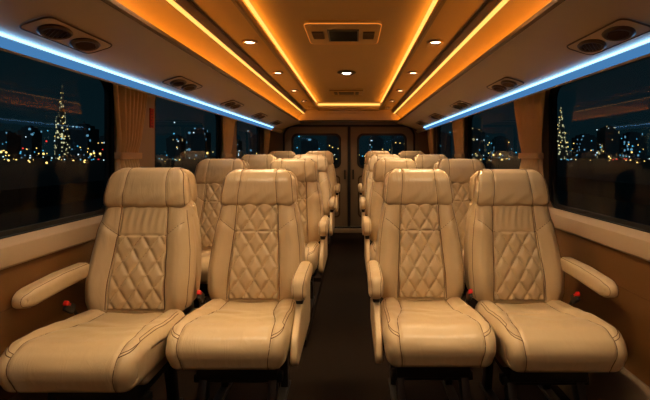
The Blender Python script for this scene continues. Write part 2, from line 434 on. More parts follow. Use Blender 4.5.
def cush_stitch():
    out = []; n = len(cush_loop)
    ok = [i for i, (p, nn) in enumerate(cush_loop) if (nn.y > 0.35 and p.x < 0.0) or (nn.x < -0.45 and p.x < -0.4)]
    s0 = [i for i in ok if (i - 1) % n not in ok][0]; run = []; i = s0
    while i in ok and len(run) < n: run.append(i); i = (i + 1) % n
    # order from back to front
    if cush_loop[run[0]][0].x < cush_loop[run[-1]][0].x: run = run[::-1]
    for sg in (1, -1):
        st = MB(); out.append(st)
        st.tube([CUSH.at(sg * cush_seam(cush_loop[i][0]), i, 0.0008) for i in run], 0.0017, 5)
        # double stitched welt: leaves the seam at the front roll, turns out and runs back along the side
        kf = [i for i in run if cush_loop[i][0].x < -0.452][0]; run_top = [i for i in run if cush_loop[i][0].x > -0.452]
        for dz, rr in ((0, 0.0015), (0.013, 0.0012)):
            pts = []; ye = -0.448; xs = cush_seam(cush_loop[kf][0])
            def topk(y):
                for q in range(n):
                    a_, b_ = cush_loop[q], cush_loop[(q + 1) % n]
                    if a_[1].y > 0.12 and (a_[0].x - y) * (b_[0].x - y) <= 0 and abs(a_[0].x - b_[0].x) > 1e-9:
                        return q + (y - a_[0].x) / (b_[0].x - a_[0].x)
                return float(kf)
            for j in range(19):
                t = j / 18; x = xs + (0.220 - xs) * math.sin(t * PI / 2); y = -0.462 + dz + 0.055 * (1 - math.cos(t * PI / 2))
                pts.append(CUSH.at(sg * x, topk(y), 0.0006))
            for j in range(1, 24):
                y = -0.407 + dz + 0.37 * j / 23
                pts.append(CUSH.at(sg * (0.220 - dz * 0.75 - 0.010 * sstep(-0.2, 0, y)), topk(y), 0.0006))
            st.tube(pts, rr, 5)
    return [q.mesh('seam_stitching', True) for q in out]

ME = {}
ME['backrest'] = BODY.mesh('backrest', 56); ME['backrest'].materials.append(M['seat'])
ME['headrest'] = HEAD.mesh('headrest', 52); ME['headrest'].materials.append(M['seat'])
ME['cushion'] = CUSH.mesh('seat_cushion', 56); ME['cushion'].materials.append(M['seat'])
ME['panel_q'], ME['dst_q'] = make_panel(False); ME['panel_s'], ME['dst_s'] = make_panel(True)
for k in ('panel_q', 'panel_s'): ME[k].materials.append(M['seat2'])
for k in ('dst_q', 'dst_s'): ME[k].materials.append(M['thread2'])
for k, f in (('bst', body_stitch), ('hst', head_stitch), ('cst', cush_stitch)):
    ME[k] = f()
    for q in ME[k]: q.materials.append(M['thread'])

# armrests
wl = rounded_loop([(0.03, 0.600), (0.03, 0.668), (-0.16, 0.668), (-0.33, 0.655), (-0.385, 0.635), (-0.385, 0.595), (-0.33, 0.580), (-0.15, 0.592)],
                  [0.03, 0.03, 0.3, 0.1, 0.03, 0.03, 0.08, 0.3], 0.007)
ME['arm_w'] = Loft(wl, lambda p: 0.037 - 0.010 * sstep(-0.34, -0.386, p.x), 0.026).mesh('armrest', 8); ME['arm_w'].materials.append(M['seat'])
AWL = Loft(wl, lambda p: 0.037 - 0.010 * sstep(-0.34, -0.386, p.x), 0.026)
al = rounded_loop([(-0.03, 0.595), (-0.025, 0.662), (-0.10, 0.670), (-0.26, 0.670), (-0.340, 0.658), (-0.362, 0.585), (-0.31, 0.562), (-0.20, 0.578)],
                  [0.035, 0.035, 0.3, 0.15, 0.045, 0.035, 0.035, 0.2], 0.007)
AAL = Loft(al, lambda p: 0.034 - 0.006 * sstep(-0.32, -0.366, p.x), 0.028)
ME['arm_a'] = AAL.mesh('armrest', 8); ME['arm_a'].materials.append(M['seat'])
def arm_stitch(L_, name):
    out = []; n = len(L_.loop)
    for sg in (1, -1):
        st = MB(); out.append(st)
        st.tube([L_.at(sg * (L_.hw(L_.loop[i][0]) - 0.010), i, 0.0005) for i in range(n)], 0.0011, 4, closed=True)
    for q in out: q.me = q.mesh(name, True); q.me.materials.append(M['thread'])
    return [q.me for q in out]
ME['awst'] = arm_stitch(AWL, 'seam_stitching')
ME['aast'] = arm_stitch(AAL, 'seam_stitching')

def m_(mb, name, m, angle=40):
    me = mb.mesh(name, angle=angle); me.materials.append(m); return me
# side panel under the aisle armrest
spl = rounded_loop([(0.10, 0.595), (-0.10, 0.565), (-0.24, 0.530), (-0.40, 0.435), (-0.43, 0.36), (-0.38, 0.325), (0.10, 0.325)],
                   [0.03, 0.1, 0.1, 0.06, 0.04, 0.03, 0.03], 0.01)
ME['side'] = Loft(spl, lambda p: 0.0155, 0.010).mesh('side_panel', 4); ME['side'].materials.append(M['seat'])
ME['armpivot'] = m_(MB().box(-0.016, 0.016, -0.26, 0.02, 0.530, 0.595, 0.006), 'armrest_bracket', M['black'])
spn = rounded_loop([(0.06, 0.345), (-0.28, 0.345), (-0.34, 0.340), (-0.335, 0.315), (-0.30, 0.290), (0.06, 0.290)], [0.02, 0.1, 0.02, 0.03, 0.05, 0.03], 0.01)
ME['pan'] = Loft(spn, lambda p: 0.205, 0.015).mesh('seat_pan', 8); ME['pan'].materials.append(M['shellp'])
def pedestal(zl):
    mb = MB(); mb.box(-0.17, 0.17, -0.30, 0.06, 0.225, 0.292, 0.008)
    mb.box(-0.19, 0.19, -0.27, -0.23, 0.20, 0.235, 0.004).box(-0.19, 0.19, 0.0, 0.04, 0.20, 0.235, 0.004)
    return m_(mb, 'seat_frame', M['darksteel'])
ME['frame'] = pedestal(0)
def leg_mesh():
    mb = MB(); poly = [(-0.24, 0.21), (0.03, 0.21), (0.05, 0.02), (0.08, 0.0), (-0.34, 0.0), (-0.31, 0.02)]
    hole = None
    mb.prism([(-0.27, 0.215), (-0.21, 0.215), (-0.29, 0.012), (-0.35, 0.012)], 'x', -0.018, 0.018, 0.003)
    mb.prism([(0.0, 0.215), (0.05, 0.215), (0.09, 0.012), (0.04, 0.012)], 'x', -0.018, 0.018, 0.003)
    mb.box(-0.024, 0.024, -0.37, 0.11, 0.0, 0.016, 0.003)
    return m_(mb, 'leg', M['steel'])
ME['leg'] = leg_mesh()
stalk = MB(); stalk.tube([(0, 0.02, 0.40), (0, -0.02, 0.45), (0, -0.05, 0.49)], 0.007, 8)
stalk.box(-0.009, 0.009, -0.095, -0.035, 0.472, 0.512, 0.005, rot=Matrix.Rotation(math.radians(-35), 3, 'X'))
ME['buckle'] = m_(stalk, 'seat_belt_buckle', M['black'])
ME['button'] = m_(MB().box(-0.009, 0.009, -0.096, -0.062, 0.502, 0.522, 0.004, rot=Matrix.Rotation(math.radians(-35), 3, 'X')), 'release_button', M['red'])
ME['backshell'] = None
recl = MB().lathe([(0.0, 0), (0.022, 0.002), (0.024, 0.012), (0.018, 0.018), (0, 0.018)], (0, 0, 0), (1, 0, 0), 18)
ME['knob'] = m_(recl, 'recliner_knob', M['black'])

def seams(key, p):
    for q in ME[key]: link('seam_stitching', q, parent=p)

def make_seat(loc, side, kind, label, smooth_top, sx=1.0, rz=0.0):
    """side: -1 left of the aisle, +1 right; kind: 'aisle' or 'window'"""
    t = empty('passenger_seat', loc, label, 'seat', 'cream quilted leather passenger seats', (0, 0, rz)); t.scale = (sx, 1, 1)
    b = link('backrest', ME['backrest'], parent=t); seams('bst', b)
    h = link('headrest', ME['headrest'], parent=t); seams('hst', h)
    p = link('backrest_panel' if smooth_top else 'quilted_panel', ME['panel_s' if smooth_top else 'panel_q'], parent=t)
    link('diamond_stitching', ME['dst_s' if smooth_top else 'dst_q'], parent=p)
    c = link('seat_cushion', ME['cushion'], parent=t); seams('cst', c)
    link('seat_pan', ME['pan'], parent=t); link('seat_frame', ME['frame'], parent=t)
    for x in (-0.15, 0.15): link('leg', ME['leg'], parent=t, loc=(x, 0, 0))
    wallx = side; inner = -side
    if kind == 'aisle':
        a = link('armrest', ME['arm_a'], parent=t, loc=(inner * 0.268, 0, 0)); seams('aast', a)
        link('armrest_bracket', ME['armpivot'], parent=t, loc=(inner * 0.263, 0, 0))
        link('side_panel', ME['side'], parent=t, loc=(inner * 0.260, 0, 0))
    else:
        a = link('armrest', ME['arm_w'], parent=t, loc=(wallx * 0.250, 0.035, 0)); seams('awst', a)
    k = link('seat_belt_buckle', ME['buckle'], parent=t, loc=(wallx * 0.226, -0.02, 0.015)); link('release_button', ME['button'], parent=k)
    if kind == 'window': link('recliner_knob', ME['knob'], parent=t, loc=(inner * 0.20, 0.03, 0.40))
    return t

rows_aisle = [2.10, 3.28, 4.45, 5.72]; rows_win_l = [1.92, 3.08, 4.33, 5.80]; rows_win_r = [2.08, 3.10, 4.33, 5.80]
lift = [0.0, 0.045, 0.08, 0.13]; words = ['front row', 'second row', 'third row', 'last row by the rear doors']
XL = [-0.430, -0.415, -0.41, -0.405]; XLW = [-0.920, -0.925, -0.925, -0.925]
for i in range(4):
    z = lift[i]
    make_seat((XL[i], rows_aisle[i], z), -1, 'aisle', f'cream quilted leather seat left of the aisle, {words[i]}', False, 0.99 if i == 0 else 1.0)
    make_seat((XLW[i], rows_win_l[i], z + (0.012 if i == 0 else 0)), -1, 'window', f'cream leather seat beside the left windows, {words[i]}', i == 0, 1.02 if i == 0 else 1.0)
    make_seat((0.403, rows_aisle[i] + 0.02, z), 1, 'aisle', f'cream quilted leather seat right of the aisle, {words[i]}', False, 0.92)
    make_seat((0.872, rows_win_r[i], z), 1, 'window', f'cream leather seat beside the right windows, {words[i]}', i == 0, 0.97)

# ------------------------------------------------------------------ shell
YB, YF = 6.5, -2.4          # rear bulkhead, partition behind the viewer
def struct(o, label=None): return tag(o, label, None, None, 'structure')
struct(MB().box(-1.28, 1.28, YF, YB + 0.2, -0.04, 0.0).build('floor', M['floor']))
for i in range(1, 4):
    y0 = [0, 2.62, 3.82, 5.05][i]; y1 = [0, 3.82, 5.05, YB][i]
    for sg in (-1, 1):
        a, b = sorted((sg * 0.225, sg * 1.15))
        struct(MB().box(a, b, y0, y1, 0.0, lift[i], 0.0).build('floor_riser', M['floor']))

WX = 1.24
SIDE_WINS = {-1: [(-1.9, -0.15), (0.30, 2.34), (2.82, 4.22), (4.80, 6.02)], 1: [(-1.9, -0.15), (0.30, 2.59), (3.02, 4.42), (5.0, 6.02)]}
SIDE_BND = {-1: [YF, 0.07, 2.61, 4.5, YB], 1: [YF, 0.07, 2.82, 4.7, YB]}
WZ0, WZ1, WT, WB = 0.855, 1.600, 1.70, 0.80
def rrect(y0, y1, z0, z1, r, k=8):
    pts = []
    for (cy, cz, a0) in ((y1 - r, z1 - r, 0), (y0 + r, z1 - r, 90), (y0 + r, z0 + r, 180), (y1 - r, z0 + r, 270)):
        for j in range(k + 1):
            a = math.radians(a0 + 90 * j / k); pts.append((cy + r * math.cos(a), cz + r * math.sin(a)))
    return pts
def orect(y0, y1, z0, z1, k=8):
    pts = []
    for (cy, cz, a0) in ((y1, z1, 0), (y0, z1, 90), (y0, z0, 180), (y1, z0, 270)):
        for j in range(k + 1): pts.append((cy, cz))
    return pts
def ring_mesh(outer, inner, x0, x1, fmap=None):
    """frame between two loops of equal count, thickness x0..x1 (planes); fmap maps (y,z,x)->point"""
    fm = fmap or (lambda y, z, x: (x, y, z)); mb = MB(); n = len(outer); vs = []
    for loop, x in ((outer, x0), (inner, x0), (inner, x1), (outer, x1)): vs += [fm(p[0], p[1], x) for p in loop]
    fs = []
    for i in range(n):
        j = (i + 1) % n
        for a, b in ((0, 1), (1, 2), (2, 3), (3, 0)): 
            q = (a*n+i, a*n+j, b*n+j, b*n+i)
            fs.append(q)
    bm = bmesh.new(); bv = [bm.verts.new(v) for v in vs]
    for q in fs: bm.faces.new([bv[k] for k in q])
    bmesh.ops.remove_doubles(bm, verts=bm.verts, dist=1e-6); bmesh.ops.dissolve_degenerate(bm, dist=1e-6, edges=bm.edges)
    mb.bm(bm); return mb

wn = 0
for sg, nm in ((-1, 'left'), (1, 'right')):
    mb = MB(); WINS = SIDE_WINS[sg]; BND = SIDE_BND[sg]
    for i, (y0, y1) in enumerate(WINS):
        r = ring_mesh(orect(BND[i], BND[i+1], WB, WT), rrect(y0, y1, WZ0, WZ1, 0.10), sg * WX, sg * (WX + 0.035)); mb.add(r.v, r.f)
    mb.box(*sorted((sg * WX, sg * (WX + 0.035))), YF, YB, 0.0, WB); mb.box(*sorted((sg * WX, sg * (WX + 0.035))), YF, YB, WT, 2.0)
    struct(mb.build('wall_' + nm, M['wall']))
    for i, (y0, y1) in enumerate(WINS):
        wn += 1
        w = ring_mesh(rrect(y0 - 0.012, y1 + 0.012, WZ0 - 0.012, WZ1 + 0.012, 0.11), rrect(y0 + 0.03, y1 - 0.03, WZ0 + 0.028, WZ1 - 0.03, 0.075), sg * (WX + 0.036), sg * (WX + 0.012))
        ro = struct(w.build('window_%d' % wn, M['gasket']))
        fr = MB().prism(rrect(y0 - 0.01, y1 + 0.01, WZ0 - 0.01, WZ1 + 0.01, 0.1), 'x', sg * (WX + 0.024), sg * (WX + 0.029))
        fr.build('window_pane', M['glass'], ro)
        # rubber seal bead
        MB().tube([(sg * (WX + 0.004), p[0], p[1]) for p in rrect(y0 + 0.004, y1 - 0.004, WZ0 + 0.004, WZ1 - 0.004, 0.096)], 0.007, 6, True).build('window_seal', M['gasket'], ro, True)

tn = 0
def trim(mb, m, smooth=False, angle=None, label=None):
    global tn; tn += 1
    return struct(mb.build('trim_%d' % tn, m, smooth=smooth, angle=angle), label)
def PX(poly, y0, y1, sg, bev=0): return MB().prism([(sg * x, z) for x, z in poly], 'y', y0, y1, bev)
for sg in (-1, 1):
    # sill rail under the windows: rounded
    loop = [(1.245, 0.862), (1.215, 0.852), (1.198, 0.835), (1.192, 0.80), (1.198, 0.765), (1.21, 0.755), (1.245, 0.755)]
    trim(PX(loop, YF, YB, sg), M['sill'], angle=35)
    # brown leather side lining
    trim(PX([(1.245, 0.756), (1.218, 0.756), (1.216, 0.50), (1.212, 0.26), (1.245, 0.26)], YF, YB, sg), M['brown'], angle=35)
    trim(MB().tube([(sg * 1.2165, YF, 0.60), (sg * 1.2165, YB, 0.60)], 0.002, 6), M['thread'])
    b = PX([(1.245, 0.268), (1.205, 0.268), (1.19, 0.25), (1.10, 0.03), (1.10, 0.0), (1.245, 0.0)], YF, YB, sg).build('baseboard_' + ('left' if sg < 0 else 'right'), M['door'], angle=35)  # dark door colour stands in for the shadow on the cream board
    struct(b)
    # valance below the blue strip
    trim(PX([(1.245, 1.612), (1.052, 1.502), (1.043, 1.498), (1.034, 1.501), (1.012, 1.520), (1.010, 1.532), (1.02, 1.540), (1.245, 1.66)], YF, YB, sg), M['over'], angle=35)

# overhead side panels (blue strip side up to the amber ledge)
XA, ZA, XB, ZB = 1.006, E + 0.372, 0.700, E + 0.468
for sg in (-1, 1):
    pts = [(1.245, 1.655), (1.06, 1.562), (1.012, 1.541), (XA, ZA)]
    for j in range(1, 9):
        t = j / 8; pts.append((XA + (XB - XA) * t, ZA + (ZB - ZA) * t + 0.006 * math.sin(t * PI)))
    pts += [(XB - 0.006, ZB + 0.010), (XB - 0.002, ZB + 0.022), (XB + 0.02, ZB + 0.024), (XB + 0.028, ZB + 0.014), (1.06, 1.66), (1.245, 1.70)]
    trim(PX(pts, YF, YB - 0.15, sg), M['over'], angle=30)
    # dark bronze edge of the ledge
    trim(PX([(XB - 0.003, ZB - 0.004), (XB - 0.012, ZB + 0.004), (XB - 0.011, ZB + 0.020), (XB - 0.003, ZB + 0.024)], YF, YB - 0.15, sg), M['rim'])

# ceiling: recess above the ledge, downlight band, raised tray
def half_profile():
    zm = E + 0.655; zt = E + 0.765
    return [(0.77, ZB + 0.015), (0.755, E + 0.54), (0.715, E + 0.585), (0.668, E + 0.612), (0.646, E + 0.612), (0.645, E + 0.640), (0.638, zm), (0.60, zm), (0.470, zm + 0.006), (0.448, zm + 0.002), (0.436, zm + 0.010), (0.452, zm + 0.056),
            (0.484, zm + 0.056), (0.486, zt), (0.40, zt + 0.002), (0.2, zt + 0.010), (0.0, zt + 0.012)]
hp = half_profile(); TOP = E + 0.84; YT = 6.30
mb = MB(); prof = [(-x, z) for x, z in hp] + [(x, z) for x, z in hp[-2::-1]]
poly = prof + [(1.24, ZB + 0.015), (1.24, TOP), (-1.24, TOP), (-1.24, ZB + 0.015)]
mb.prism(poly, 'y', YF, YT)
struct(mb.build('ceiling', M['ceil'], angle=28))
# rear end of the ceiling: header bulkhead
hd = MB().box(-1.24, 1.24, YT, YB, E + 0.50, TOP, 0.0)
trim(hd, M['over'])
zt = E + 0.765; zm = E + 0.655
trim(MB().box(-0.455, 0.455, 6.215, 6.305, zm - 0.004, zm + 0.03, 0.006), M['ceil'], angle=35)
# rounded emboss on the header
trim(MB().tube([(p[0], YT - 0.002, p[1]) for p in rrect(-0.34, 0.42, E + 0.535, E + 0.600, 0.02)], 0.004, 6, True), M['over'], True)
trim(MB().tube([(-0.98, YT - 0.004, E + 0.505), (0.98, YT - 0.004, E + 0.505)], 0.006, 6), M['rim'], True)
# bronze beads along the ceiling edges
for sg in (-1, 1):
    trim(MB().box(*sorted((sg * 0.637, sg * 0.625)), YF, YT, zm - 0.006, zm + 0.004, 0.002), M['rim'])
    trim(MB().box(*sorted((sg * 0.455, sg * 0.435)), YF, 6.22, zm - 0.004, zm + 0.010, 0.002), M['rim'])

# rear wall with the arched opening, two doors
ro_ = rrect(-1.0, 1.0, 0.06, 1.625, 0.17); oo_ = orect(-1.28, 1.28, 0.0, 2.0)
fmY = lambda a, b, c: (a, c, b)
struct(ring_mesh(oo_, ro_, YB, YB + 0.06, fmY).build('wall_rear', M['door']))
struct(MB().box(-1.28, 1.28, YF - 0.04, YF, 0, 2.0).build('wall_front', M['wall']))
trim(MB().tube([(p[0], YB - 0.004, p[1]) for p in rrect(-0.985, 0.985, 0.075, 1.612, 0.16)], 0.016, 8, True), M['gasket'], True)
for di, sg in ((1, -1), (2, 1)):
    xa, xb = sorted((sg * 0.022, sg * 1.02))
    xo0, xo1 = sorted((sg * 0.135, sg * 0.865))
    d = ring_mesh(orect(xa, xb, 0.05, 1.66), rrect(xo0, xo1, 0.98, 1.485, 0.085), YB + 0.05, YB + 0.09, fmY)
    dr = struct(d.build('door_%d' % di, M['door']))
    ring_mesh(rrect(xo0 - 0.014, xo1 + 0.014, 0.966, 1.499, 0.095), rrect(xo0 + 0.02, xo1 - 0.02, 1.0, 1.465, 0.07), YB + 0.042, YB + 0.075, fmY).build('window_gasket', M['gasket'], dr)
    MB().prism([(p[0], p[1]) for p in rrect(xo0, xo1, 0.98, 1.485, 0.085)], 'y', YB + 0.06, YB + 0.066).build('window_pane', M['glass'], dr)
    ring_mesh(rrect(xo0, xo1, 0.22, 0.86, 0.06), rrect(xo0 + 0.02, xo1 - 0.02, 0.24, 0.84, 0.05), YB + 0.044, YB + 0.052, fmY).build('door_pocket', M['rim'], dr)
    MB().box(*sorted((sg * 0.05, sg * 0.075)), YB + 0.02, YB + 0.05, 0.80, 0.95, 0.008).build('door_handle', M['black'], dr)
trim(MB().box(-0.022, 0.022, YB + 0.03, YB + 0.08, 0.05, 1.62, 0.008), M['gasket'])
trim(MB().box(-0.98, 0.98, YB - 0.05, YB + 0.05, 0.0, 0.062, 0.008), M['shellp'])

# ------------------------------------------------------------------ light strips
names = {-1: 'left', 1: 'right'}
for sg in (-1, 1):
    bs = MB().prism([(sg * 1.010, E + 0.3625), (sg * 1.000, E + 0.3625), (sg * 1.000, E + 0.369), (sg * 1.010, E + 0.370)], 'y', YF + 0.02, 5.72).build('blue_light_strip', M['blue'])
    MB().prism([(sg * 1.011, E + 0.3620), (sg * 1.0085, E + 0.3500), (sg * 1.028, E + 0.3330), (sg * 1.034, E + 0.3330), (sg * 1.02, E + 0.358)], 'y', YF + 0.02, 5.72).build('diffuser', M['bluediff'], bs)
    tag(bs,
        f'thin blue glowing strip above the {names[sg]} side windows', 'light strip', 'blue strips')
    tag(MB().box(*sorted((sg * 0.671, sg * 0.650)), YF + 0.02, 6.28, E + 0.604, E + 0.611, 0.002).build('amber_light_strip', M['amber']),
        f'bright amber strip beside the downlight band, {names[sg]} overhead cove', 'light strip', 'amber cove strips')
    tag(MB().box(*sorted((sg * 0.753, sg * 0.729)), YF + 0.02, 6.28, ZB + 0.016, ZB + 0.021, 0.001).build('amber_light_strip', M['ambercove']),
        f'amber strip tucked behind the ledge of the {names[sg]} overhead cove', 'light strip', 'amber cove strips')
    tag(MB().box(*sorted((sg * 0.477, sg * 0.454)), YF + 0.02, 6.21, zt - 0.006, zt - 0.0005, 0.002).build('amber_light_strip', M['amber']),
        f'amber strip along the {names[sg]} edge of the raised ceiling tray', 'light strip', 'amber cove strips')
for sg in (-1, 1):
    tag(MB().box(*sorted((sg * 0.478, sg * 0.460)), YF + 0.02, 6.20, zm + 0.0565, zm + 0.060, 0.001).build('amber_light_strip', M['amberhid']),
        f'amber strip hidden in the groove of the {names[sg]} tray edge, shining up', 'light strip', 'amber cove strips')
tag(MB().box(-0.455, 0.455, 6.285, 6.297, zm + 0.070, zm + 0.098, 0.002).build('amber_light_strip', M['amber']),
    'short amber strip crossing the rear end of the raised ceiling tray', 'light strip', 'amber cove strips')

# ------------------------------------------------------------------ downlights
def area(loc, power, size, col, parent=None, rot=(0, 0, 0)):
    l = bpy.data.lights.new('lamp', 'AREA'); l.shape = 'DISK'; l.size = size; l.energy = power; l.color = col; l.spread = math.radians(125)
    o = bpy.data.objects.new('lamp_light', l); COL.objects.link(o); o.location = loc; o.rotation_euler = rot
    if parent: o.parent = parent
    return o
bez = MB().lathe([(0.030, 0.004), (0.040, 0.004), (0.046, 0.0), (0.046, -0.004), (0.038, -0.009), (0.031, -0.006), (0.029, 0.003)], (0, 0, 0)).mesh('bezel', True); bez.materials.append(M['bezel'])
len_ = MB().lathe([(0.0, -0.002), (0.029, -0.002), (0.029, 0.002), (0.0, 0.002)], (0, 0, 0)).mesh('lens'); len_.materials.append(M['lamp'])
DL = [-1.25, -0.31, 0.62, 1.55, 2.49, 3.42, 4.36, 5.20, 5.98]
from_rear = ['nearest the rear doors', 'second from the rear', 'third from the rear', 'fourth from the rear', 'fifth from the rear', 'sixth from the rear', 'seventh from the rear', 'eighth from the rear', 'ninth from the rear']
for sg in (-1, 1):
    for i, y in enumerate(DL):
        t = empty('downlight', (sg * 0.538, y, zm - 0.0), f'small round warm downlight in the {names[sg]} ceiling band, {from_rear[len(DL)-1-i]}', 'downlight', 'ceiling downlights')
        link('bezel', bez, parent=t); link('lens', len_, parent=t)
        a = area((0, 0, -0.012), 4.5 if 1 < y < 3 else 1.8 if y < 1 else 3.2 if y < 5 else 2.3, 0.055, (1.0, 0.72, 0.42), t)
t = empty('dome_light', (-0.0, 4.02, zt + 0.008), 'white reading dome lamp in the middle of the ceiling tray', 'lamp')
MB().lathe([(0.045, 0.004), (0.085, 0.004), (0.09, -0.004), (0.07, -0.014), (0.05, -0.012), (0.045, 0.0)], (0, 0, 0)).build('bezel', M['black'], t, True)
MB().lathe([(0, -0.004), (0.03, -0.016), (0.044, -0.006), (0.044, 0.002), (0, 0.002)], (0, 0, 0)).build('lens', M['lampw'], t, True)
area((0, 0, -0.02), 3.0, 0.08, (1.0, 0.85, 0.68), t)
t = empty('dome_light', (0.0, 0.55, zt + 0.008), 'white reading dome lamp in the ceiling tray near the front', 'lamp')
MB().lathe([(0.045, 0.004), (0.085, 0.004), (0.09, -0.004), (0.07, -0.014), (0.05, -0.012), (0.045, 0.0)], (0, 0, 0)).build('bezel', M['black'], t, True)
MB().lathe([(0, -0.004), (0.03, -0.016), (0.044, -0.006), (0.044, 0.002), (0, 0.002)], (0, 0, 0)).build('lens', M['lampw'], t, True)
area((0, 0, -0.02), 3.2, 0.10, (1.0, 0.78, 0.50), t)

# ------------------------------------------------------------------ ceiling console and rear vent
t = empty('ceiling_console', (0.0, 2.70, zt + 0.010), 'ceiling console with dark display between two square grilles and a glowing rim', 'console')
sh = rrect(-0.225, 0.225, -0.225, 0.225, 0.035)
MB().prism(sh, 'z', -0.022, 0.004, 0.004).build('housing', M['ceil'], t, angle=35)
MB().tube([(p[0], p[1], -0.018) for p in sh], 0.0035, 6, True).build('rim', M['gold'], t, True)
MB().box(-0.088, 0.088, -0.115, 0.115, -0.028, -0.018, 0.003).build('display', M['screen'], t)
ring_mesh(orect(-0.096, 0.096, -0.123, 0.123), orect(-0.086, 0.086, -0.113, 0.113), -0.030, -0.018, lambda a, b, c: (a, b, c)).build('display_bezel', M['black'], t)
for sx in (-1, 1):
    g = MB().box(sx*0.158 - 0.036, sx*0.158 + 0.036, -0.075, 0.075, -0.026, -0.020, 0.003).build('grille', M['mesh'], t)
    f = MB()
    for k in range(6): f.box(sx*0.158 - 0.034, sx*0.158 + 0.034, -0.066 + k*0.0265 - 0.004, -0.066 + k*0.0265 + 0.004, -0.030, -0.025, 0.001)
    f.build('slat', M['rim'], g)
t = empty('ceiling_vent', (-0.02, 5.28, zt + 0.008), 'long slotted air vent in the ceiling tray near the rear', 'vent')
MB().prism(rrect(-0.20, 0.20, -0.22, 0.22, 0.03), 'z', -0.016, 0.004, 0.003).build('housing', M['ceil'], t, angle=35)
MB().tube([(p[0], p[1], -0.014) for p in rrect(-0.20, 0.20, -0.22, 0.22, 0.03)], 0.004, 6, True).build('rim', M['rim'], t, True)
for (a, b) in ((-0.15, -0.11), (-0.09, 0.09), (0.11, 0.15)):
    MB().box(a, b, -0.10, 0.10, -0.020, -0.012, 0.002).build('slot', M['black'], t)

# ------------------------------------------------------------------ round air vents on the sloping overhead panels
ang = math.atan2(ZB - ZA, XA - XB)
vent_words = ['nearest the front', 'second from the front', 'third from the front', 'fourth from the front', 'nearest the rear doors']
def vmesh():
    d = {}
    d['plate'] = m_(MB().prism(rrect(-0.042, 0.060, -0.175, 0.175, 0.025), 'z', -0.006, 0.004, 0.002), 'plate', M['over'])
    d['rim'] = m_(MB().tube([(p[0], p[1], -0.005) for p in rrect(-0.044, 0.062, -0.177, 0.177, 0.027)], 0.003, 6, True), 'rim', M['rim'], 80)
    ring = [(0.036, 0.0), (0.055, 0.0), (0.058, -0.006), (0.050, -0.013), (0.040, -0.012), (0.036, -0.004)]
    d['noz'] = m_(MB().lathe(ring, (0, 0, 0)), 'nozzle', M['rim'])
    d['well'] = m_(MB().lathe([(0, 0.0), (0.040, 0.0), (0.040, -0.0055), (0, -0.0055)], (0, 0, 0)), 'louver_well', M['black'])
    f = MB()
    for k in range(-2, 3):
        w = math.sqrt(0.037**2 - (k*0.0135)**2); f.box(-w, w, k*0.0135 - 0.002, k*0.0135 + 0.002, -0.012, -0.004, 0.0008, rot=Matrix.Rotation(0.5, 3, 'X'))
    d['louver'] = m_(f, 'louver', M['rim'])
    return d
VM = vmesh()
for sg in (-1, 1):
    for i, y in enumerate([1.47, 2.45, 3.45, 4.45, 5.4]):
        tt = 0.30; x = XA + (XB - XA) * tt; z = ZA + (ZB - ZA) * tt + 0.006 * math.sin(tt * PI)
        t = empty('air_vent', (sg * x, y, z - 0.001), f'twin round air vent above the {names[sg]} windows, {vent_words[i]}', 'vent', 'overhead air vents', (0, sg * ang, 0))
        link('plate', VM['plate'], parent=t); link('rim', VM['rim'], parent=t)
        for yy in (-0.078, 0.078):
            nz = link('nozzle', VM['noz'], parent=t, loc=(0.008, yy, -0.006)); nz.scale = (0.72, 1.12, 0.8)
            w = link('louver_well', VM['well'], parent=nz); l = link('louver', VM['louver'], parent=nz); l.rotation_euler = (0, 0, 0.6 if yy > 0 else -0.4)

# ------------------------------------------------------------------ curtains
def curtain(y0, y1, sg, label, pleats=5):
    t = empty('curtain', (sg * 1.205, (y0 + y1) / 2, 0.87), label, 'curtain', 'tied beige curtains')
    H = 1.560 - 0.87; W = (y1 - y0) / 2; nu, nv = 90, 46; ztie = 1.165 - 0.87
    def P(u, v, th=0.0):
        z = H * v; k = math.exp(-((z - ztie) / 0.06) ** 2)
        above = sstep(ztie, H, z); wid = W * (0.62 + 0.38 * above) if z > ztie else W * (0.66 + 0.16 * sstep(ztie, 0, z))
        y = u * wid + (0.02 * W) * math.sin(3 * v)
        ph = u * pleats * PI + 0.5 * math.sin(4 * v + u * 2)
        amp = (0.026 + 0.004 * above) * (1 - 0.4 * k)
        x = -sg * (0.006 + amp * (1 + math.sin(ph)) * 0.9 + 0.012 * above) * (1 - 0.5 * abs(u) ** 6)
        return Vector((x + th * sg, y, z))
    vs = []; fs = []
    for side in (0, 1):
        for j in range(nv + 1):
            for i in range(nu + 1): vs.append(P(-1 + 2*i/nu, j/nv, 0.003 * side))
    c = nu + 1; off = c * (nv + 1)
    for j in range(nv):
        for i in range(nu):
            q = (j*c+i, j*c+i+1, (j+1)*c+i+1, (j+1)*c+i); fs.append(q); fs.append(tuple(off + k for k in q[::-1]))
    ring = [i for i in range(c)] + [j*c+nu for j in range(1, nv+1)] + [nv*c+i for i in range(nu-1, -1, -1)] + [j*c for j in range(nv-1, 0, -1)]
    for k in range(len(ring)): a, b = ring[k], ring[(k+1) % len(ring)]; fs.append((a, b, off + b, off + a))
    MB().add(vs, fs).build('drape', M['curtain'], t, True)
    w = W * 0.66 + 0.006
    lp = rrect(-w, w, 0.0, 0.045, 0.012, 5)
    tb = MB().prism([(p[0], p[1]) for p in lp], 'z', ztie - 0.018, ztie + 0.018, 0.003)
    for v in tb.v: v.x, v.y = -sg * v.y, v.x
    tb.build('tieback', M['curtain'], t, angle=40)
    return t
cw = ['between the first and second windows', 'between the second and third windows', 'beside the rear door']
